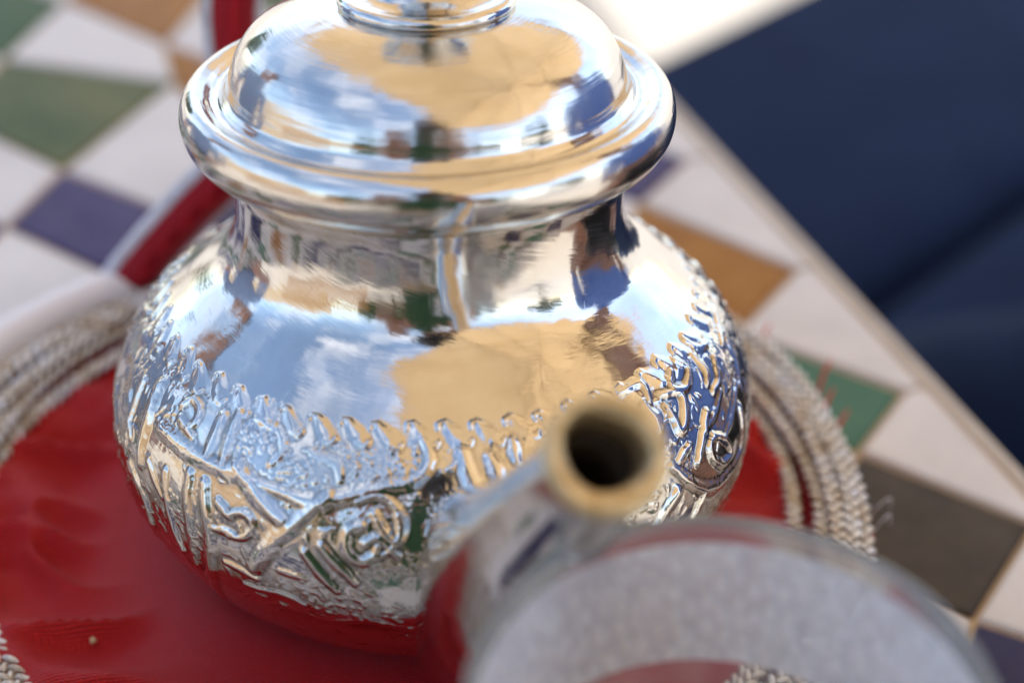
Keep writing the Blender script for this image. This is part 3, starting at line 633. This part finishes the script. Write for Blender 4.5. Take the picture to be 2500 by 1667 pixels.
for px_, py_ in ((1, 0), (1, 1), (0, 1), (-1, 1), (-1, 0), (-1, -1), (0, -1), (1, -1)):
    lx, ly = px_*HX, py_*HY
    cor.append(np.array([lx*math.cos(PROT)-ly*math.sin(PROT), lx*math.sin(PROT)+ly*math.cos(PROT), RZ-GZ]))
apx = np.array([0, 0, RT-GZ])
for k in range(8):
    a_, b_ = cor[k], cor[(k+1) % 8]; n1 = 14; V = []; F = []
    for i in range(n1+1):
        for j in range(n1+1):
            fr = i/n1; e = a_+(b_-a_)*j/n1; pnt = apx+(e-apx)*fr
            sag = -.055*math.sin(math.pi*j/n1)*fr*1.0-.04*math.sin(math.pi*fr); V.append(pnt+np.array([0, 0, sag]))
    mesh_obj('canopy_panel', np.array(V), grid_faces(n1+1, n1+1), M_CANVAS, par)
    v, f = tube([apx-np.array([0, 0, .035]), (apx+a_)/2-np.array([0, 0, .065]), a_-np.array([0, 0, .02])], .009, 8); mesh_obj('rib', v, f, M_WOOD, par)
    v, f = tube([(0, 0, 1.75), apx+(a_-apx)*.45-np.array([0, 0, .07])], .007, 8); mesh_obj('strut', v, f, M_WOOD, par)
    # valance flap
    V = []
    for i in range(3):
        for j in range(13):
            e = a_+(b_-a_)*j/12; V.append(e+np.array([0, 0, -.055*math.sin(math.pi*j/12)-.06*i/2*(1+.15*math.cos(j*math.pi))]))
    mesh_obj('valance', np.array(V), grid_faces(3, 13), M_CANVAS, par)
v, f = tube([(0, 0, .02), (0, 0, 1.2), (0, 0, RT-GZ-.02)], .024, 20); mesh_obj('pole', v, f, M_WOOD, par)
v, f = revolve(np.array([(.001, .0), (.30, .0), (.30, .05), (.05, .09), (.001, .09)]), 48); mesh_obj('base', v, f, M_IRON, par)
v, f = revolve(np.array([(.001, 1.72), (.05, 1.72), (.05, 1.78), (.001, 1.78)]), 24); mesh_obj('hub', v, f, M_WOOD, par)
tag(par, 'beige canvas parasol mirrored in the teapot', 'parasol')

# ------------------------------------------------------------------ people round the table (seen mirrored in the silver)
M_SKIN = Mat('skin', Base_Color=(.48, .27, .19, 1), Roughness=.5).m
M_HAIR = Mat('dark_hair', Base_Color=(.02, .014, .01, 1), Roughness=.55).m
def cloth(nm, c1, c2):
    k = Mat(nm, Roughness=.9); k.l(k.ramp(k.noise(35, 5, .6), [(.3, c1), (.7, c2)]), k.b.inputs['Base Color']); k.bump(k.noise(25, 4), .5, .01); return k.m
M_DENIM = cloth('blue_denim', (.12, .22, .62), (.24, .38, .80)); M_GREEN = cloth('green_jersey', (.02, .07, .03), (.04, .11, .05)); M_PALE = cloth('pale_blue_cotton', (.22, .34, .62), (.32, .45, .72)); M_DARKTEE = cloth('dark_tee', (.02, .025, .05), (.03, .04, .07))
M_BLACK = Mat('black_plastic', Base_Color=(.012, .012, .013, 1), Roughness=.4).m
M_GLASS = Mat('dark_lens', Base_Color=(.01, .01, .02, 1), Roughness=.05).m
M_EYE = Mat('eye_white', Base_Color=(.7, .7, .68, 1), Roughness=.2).m
def person(loc_, face_deg, shirt, hands, lean, label, head_fwd=.03):
    """seated figure; local +Y is where it faces, origin on the seat; hands = two targets in local coordinates"""
    root = empty('person', loc_); root.rotation_euler = (0, 0, R(face_deg))
    vs, es, rs = [], [], []
    def add(pnt, r_, frm=None):
        vs.append(Vector(pnt)); rs.append(r_); i = len(vs)-1
        if frm is not None: es.append((frm, i))
        return i
    L_ = lambda z: lean*(z-.1)
    pel = add((0, 0, .10), (.165, .125)); wai = add((0, L_(.27), .27), (.145, .105), pel); che = add((0, L_(.43), .43), (.165, .115), wai); nb = add((0, L_(.53), .53), (.085, .065), che)
    nk = add((0, L_(.59)+.01, .59), (.055, .055), nb); hy = L_(.68)+head_fwd
    jw = add((0, hy, .645), (.062, .070), nk); ck = add((0, hy, .70), (.072, .088), jw); cr = add((0, hy-.005, .765), (.070, .084), ck); tp = add((0, hy-.01, .80), (.04, .05), cr)
    for s_, tgt in zip((-1, 1), hands):
        sh = add((s_*.155, L_(.49), .495), (.062, .060), che); tg = Vector(tgt); sp_ = Vector((s_*.195, L_(.47), .46)); sp = add(sp_, (.052, .052), sh)
        mid = (sp_+tg)/2+Vector((s_*.07, -.02, -.10)); el = add(mid, (.040, .040), sp); wr = add(tg, (.026, .030), el)
        d = (tg-mid).normalized(); pm = add(tg+d*.05, (.022, .036), wr); sd_ = d.cross(Vector((0, 0, 1))).normalized()
        for q_, ln in zip((-1.5, -.5, .5, 1.5), (.060, .072, .068, .054)):
            k1 = add(tg+d*.085+sd_*q_*.019, (.0095, .0095), pm); k2 = add(tg+d*(.085+ln*.5)+sd_*q_*.020+Vector((0, 0, -.008)), (.0085, .0085), k1); add(tg+d*(.085+ln*.9)+sd_*q_*.020+Vector((0, 0, -.026)), (.0075, .0075), k2)
        t1 = add(tg+d*.045-sd_*s_*.040+Vector((0, 0, -.01)), (.010, .010), pm); add(tg+d*.075-sd_*s_*.046+Vector((0, 0, -.02)), (.009, .009), t1)
        hp_ = add((s_*.095, .06, .085), (.088, .085), pel); kne = add((s_*.13, .43, .085), (.062, .062), hp_); an = add((s_*.13, .44, -.34), (.042, .045), kne); add((s_*.13, .47, -.425), (.040, .035), an); add((s_*.14, .60, -.435), (.036, .024), len(vs)-1)
    me = bpy.data.meshes.new('figure'); me.from_pydata(vs, es, []); ob = bpy.data.objects.new('tmp_figure', me); COL.objects.link(ob)
    sk = ob.modifiers.new('skin', 'SKIN'); sk.use_smooth_shade = True
    for i, q_ in enumerate(rs): me.skin_vertices[0].data[i].radius = q_; me.skin_vertices[0].data[i].use_root = i == 0
    sb = ob.modifiers.new('sub', 'SUBSURF'); sb.levels = 2; sb.render_levels = 2
    dg = bpy.context.evaluated_depsgraph_get(); nm_ = bpy.data.meshes.new_from_object(ob.evaluated_get(dg)); bpy.data.objects.remove(ob)
    nm_.materials.clear()
    for k in (M_SKIN, shirt, M_NAVY, M_BLACK): nm_.materials.append(k)
    hv = [Vector(h) for h in hands]
    for pl_ in nm_.polygons:
        c_ = pl_.center; m_i = 1
        if c_.z > .575+.0: m_i = 0
        elif min((c_-h).length for h in hv) < .17 and min((c_-h).length for h in hv) < (c_-Vector((0, 0, .4))).length-.05: m_i = 0
        elif c_.z < -.36: m_i = 3
        elif c_.z < .17 and not (abs(c_.x) > .17 and c_.y < .03): m_i = 2
        pl_.material_index = m_i; pl_.use_smooth = True
    b_ = bpy.data.objects.new('body', nm_); COL.objects.link(b_); b_.parent = root
    # hair shell, eyes, nose, mouth, ears
    bm = bmesh.new(); bmesh.ops.create_icosphere(bm, subdivisions=4, radius=1)
    for vv in bm.verts:
        n_ = vv.co.copy(); vv.co = Vector((n_.x*.083, n_.y*.100, n_.z*.098))*(1+.05*math.sin(n_.x*17+n_.z*9)*math.cos(n_.y*13)); 
    bmesh.ops.delete(bm, geom=[vv for vv in bm.verts if vv.co.y > .035 and vv.co.z < .050 or vv.co.z < -.055], context='VERTS')
    hm = bpy.data.meshes.new('hair'); bm.to_mesh(hm); bm.free(); hm.materials.append(M_HAIR); [setattr(q_, 'use_smooth', True) for q_ in hm.polygons]
    ho = bpy.data.objects.new('hair', hm); COL.objects.link(ho); ho.parent = root; ho.location = (0, hy-.008, .735)
    def blob(nm2, c_, sc_, mat):
        bm = bmesh.new(); bmesh.ops.create_uvsphere(bm, u_segments=14, v_segments=10, radius=1); bmesh.ops.scale(bm, vec=sc_, verts=bm.verts)
        m2 = bpy.data.meshes.new(nm2); bm.to_mesh(m2); bm.free(); m2.materials.append(mat); [setattr(q_, 'use_smooth', True) for q_ in m2.polygons]
        o2 = bpy.data.objects.new(nm2, m2); COL.objects.link(o2); o2.parent = root; o2.location = c_
    for s_ in (-1, 1):
        blob('eye', (s_*.028, hy+.074, .722), (.012, .008, .007), M_EYE); blob('iris', (s_*.028, hy+.0815, .722), (.005, .002, .005), M_HAIR); blob('eyebrow', (s_*.029, hy+.078, .741), (.017, .006, .004), M_HAIR); blob('ear', (s_*.071, hy-.005, .705), (.010, .020, .030), M_SKIN)
    blob('nose', (0, hy+.088, .700), (.012, .018, .022), M_SKIN); blob('mouth', (0, hy+.076, .668), (.022, .008, .006), Mat('lips', Base_Color=(.40, .14, .12, 1), Roughness=.5).m)
    return tag(root, label, 'person')
person((.60, .13, -.27), 86, M_DENIM, [(-.09, .13, .16), (.10, .13, .16)], .10, 'seated person in a blue denim shirt mirrored at the right of the teapot')
person((-.02, -.66, -.22), 0, M_GREEN, [(-.16, .215, .46), (.14, .215, .46)], .14, 'person in a green shirt holding up the camera, mirrored in the front of the teapot', .04)
person((-.80, .42, -.25), -112, M_PALE, [(-.15, .30, .22), (.15, .30, .22)], .05, 'person in a pale blue shirt mirrored at the left of the teapot')
# the camera that took the picture, just behind its own lens
cm = empty('photo_camera', CAM_LOC-fwd*.03); cm.rotation_euler = co.matrix_world.to_euler()
v, f = rounded_box(.135, .095, .05, .012, 3); mesh_obj('body', *xf((v, f), Matrix.Translation((0, 0, .095))), M_BLACK, cm)
v, f = revolve(np.array([(.022, .0), (.030, .0), (.033, .004), (.033, .066), (.031, .070)]), 48); mesh_obj('lens_barrel', v, f, M_BLACK, cm)
v, f = revolve(np.array([(.0005, .006), (.012, .005), (.0225, .001)]), 48); mesh_obj('lens_glass', v, f, M_GLASS, cm)
v, f = rounded_box(.05, .03, .04, .008, 2); mesh_obj('viewfinder', *xf((v, f), Matrix.Translation((0, .058, .095))), M_BLACK, cm)
tag(cm, 'black camera held by the person in green, mirrored in the teapot', 'camera')
bag = empty('shoulder_bag', (.30, .12, -.115)); 
v, f = rounded_box(.07, .17, .10, .02, 3); mesh_obj('pouch', *xf((v, f), Matrix.Translation((0, 0, .05))), M_BLACK, bag)
v, f = rounded_box(.075, .18, .05, .02, 3); mesh_obj('flap', *xf((v, f), Matrix.Translation((0, 0, .080))), M_BLACK, bag)
tag(bag, 'black bag resting on the lap of the person in denim', 'bag')

# ------------------------------------------------------------------ garden edge behind the camera (mirrored along the neck)
M_LEAF = Mat('hedge_leaf', Roughness=.55); M_LEAF.l(M_LEAF.ramp(M_LEAF.noise(9, 3), [(.3, (.02, .05, .012)), (.7, (.07, .12, .03))]), M_LEAF.b.inputs['Base Color']); M_LEAF = M_LEAF.m
M_BARK = Mat('bark', Base_Color=(.10, .07, .045, 1), Roughness=.9).m
q = Mat('ochre_plaster', Roughness=.9); q.l(q.ramp(q.noise(2.5, 6), [(.3, (.26, .21, .15)), (.7, (.34, .28, .20))]), q.b.inputs['Base Color']); M_PLAST = q.m
def tree(x, y_, h, r_, seed, label):
    g = np.random.default_rng(seed); root = empty('tree', (x, y_, GZ)); n = 2600
    d = g.normal(size=(n, 3)); d /= np.linalg.norm(d, axis=1)[:, None]; cl = g.normal(size=(9, 3))*np.array([.5, .5, .35]); k = g.integers(0, 9, n)
    c = cl[k]*r_+d*(g.random(n)**.4)[:, None]*r_*.5; c[:, 2] += h*.68
    a = g.normal(size=(n, 3)); a /= np.linalg.norm(a, axis=1)[:, None]; b = np.cross(a, g.normal(size=(n, 3))); b /= np.linalg.norm(b, axis=1)[:, None]; sz = (.05+.05*g.random(n))[:, None]
    V = np.stack([c-a*sz*1.6, c+b*sz*.7, c+a*sz*1.6, c-b*sz*.7], 1).reshape(-1, 3)
    mesh_obj('crown', V, np.arange(4*n).reshape(-1, 4), M_LEAF, root)
    v, f = tube([(0, 0, 0.0), (.05, .02, h*.35), (0, .05, h*.72)], [.10, .075, .04], 10); mesh_obj('trunk', v, f, M_BARK, root)
    return tag(root, label, 'tree', 'trees of the garden edge')
for k, (az, d, h) in enumerate(((-22, 5.2, 2.6), (-5, 6.0, 2.4), (8, 5.4, 2.5), (24, 7.5, 2.3), (-38, 7.0, 2.2), (62, 6.5, 2.4), (-150, 6.5, 2.6))):
    tree(d*math.sin(R(az)), -d*math.cos(R(az)), h, .85, 40+k, 'leafy green tree in front of the garden wall, mirrored along the teapot neck')
fence = empty('slat_fence', (-2.6, -1.5, GZ)); fa = R(-58); fd = np.array([math.cos(fa), math.sin(fa)])
for k in range(22):
    c = fd*(k-11)*.13; v, f = rounded_box(.055, .02, 1.02, .004, 1); mesh_obj('slat', *xf((v, f), Matrix.Translation((c[0], c[1], .54)) @ Matrix.Rotation(fa, 4, 'Z')), M_WOOD, fence, smooth=False)
for z in (.25, .85):
    v, f = rounded_box(2.9, .03, .06, .004, 1); mesh_obj('rail', *xf((v, f), Matrix.Translation((-fd[1]*-.03, fd[0]*-.03, z)) @ Matrix.Rotation(fa, 4, 'Z')), M_WOOD, fence, smooth=False)
tag(fence, 'brown wooden slat fence mirrored on the left of the teapot', 'fence')
v, f = rounded_box(16, .3, 1.9, .03, 2); o = mesh_obj('garden_wall', *xf((v, f), Matrix.Translation((-1.0, -9.5, GZ+.95))), M_PLAST, None, smooth=False); tag(o, 'ochre plastered garden wall behind the trees', 'wall')
v, f = rounded_box(.3, 14, 2.2, .03, 2); o = mesh_obj('terrace_wall', *xf((v, f), Matrix.Translation((-8.5, 1.0, GZ+1.1))), M_PLAST, None, smooth=False); tag(o, 'ochre plastered terrace wall beyond the slat fence', 'wall')

# ------------------------------------------------------------------ tea glass in front of the holder
M = Mat('clear_glass', Base_Color=(.97, .98, .98, 1), Roughness=.02, IOR=1.47); M.b.inputs['Transmission Weight'].default_value = .88; M.b.inputs['Roughness'].default_value = .05; M_TEAGLASS = M.m
M = Mat('etched_white_glass', Roughness=.25, Base_Color=(.74, .73, .77, 1))
vo = M.n('ShaderNodeTexVoronoi', Scale=480.0); tcn = M.n('ShaderNodeTexCoord'); mpn = M.n('ShaderNodeMapping'); mpn.inputs['Scale'].default_value = (1, 1, .55); M.l(tcn.outputs['Object'], mpn.inputs['Vector']); M.l(mpn.outputs[0], vo.inputs['Vector'])
tl = M.n('ShaderNodeBsdfTranslucent'); tl.inputs['Color'].default_value = (.92, .91, .95, 1); tp_ = M.n('ShaderNodeBsdfTransparent')
m1 = M.n('ShaderNodeMixShader'); m1.inputs[0].default_value = .55; M.l(M.b.outputs[0], m1.inputs[1]); M.l(tl.outputs[0], m1.inputs[2])
m2 = M.n('ShaderNodeMixShader'); M.l(M.mapr(vo.outputs['Distance'], .15, .75, 1.0, .86), m2.inputs[0]); M.l(tp_.outputs[0], m2.inputs[1]); M.l(m1.outputs[0], m2.inputs[2]); M.l(m2.outputs[0], M.o.inputs['Surface'])
M.l(M.ramp(vo.outputs['Distance'], [(.1, (.97, .96, .98)), (.65, (.84, .83, .87))]), M.b.inputs['Base Color'])
M.bump(vo.outputs['Distance'], .9, .0015); M_ETCH = M.m
gl = empty('tea_glass', (.0386, -.1267, .0018))
GH = .1074
po = [(.0005, 0), (.0230, 0), (.0250, .0015), (.0262, .012), (.0285, .045), (.0318, .075), (.0345, .095), (.0354, GH-.0008), (.0351, GH-.0001), (.0346, GH-.0001), (.0343, GH-.001), (.0333, .095), (.0306, .075), (.0272, .045), (.0243, .014), (.0220, .0095), (.0005, .0090)]
v, f = revolve(np.array(po), 96, flip=False); wl_ = mesh_obj('wall', v, f, M_TEAGLASS, gl)
bm = bmesh.new(); bm.from_mesh(wl_.data); bmesh.ops.remove_doubles(bm, verts=bm.verts, dist=1e-6); bmesh.ops.holes_fill(bm, edges=bm.edges, sides=0); bmesh.ops.recalc_face_normals(bm, faces=bm.faces); bm.to_mesh(wl_.data); bm.free()
wl_.data.polygons.foreach_set('use_smooth', [True]*len(wl_.data.polygons))
def outr(z): return np.interp(z, [.012, .045, .075, .095, GH], [.0262, .0285, .0318, .0345, .0354])
zz_ = np.linspace(.0815, GH-.0042, 24)
v, f = revolve(np.array([(np.interp(z, [.045, .075, .095, GH-.001], [.0272, .0306, .0333, .0343])-.00025, z) for z in zz_]), 128); mesh_obj('etched_band', v, f, M_ETCH, gl)
tag(gl, 'clear tea glass with an etched whitish band, standing on the tiles before the spout', 'glass')
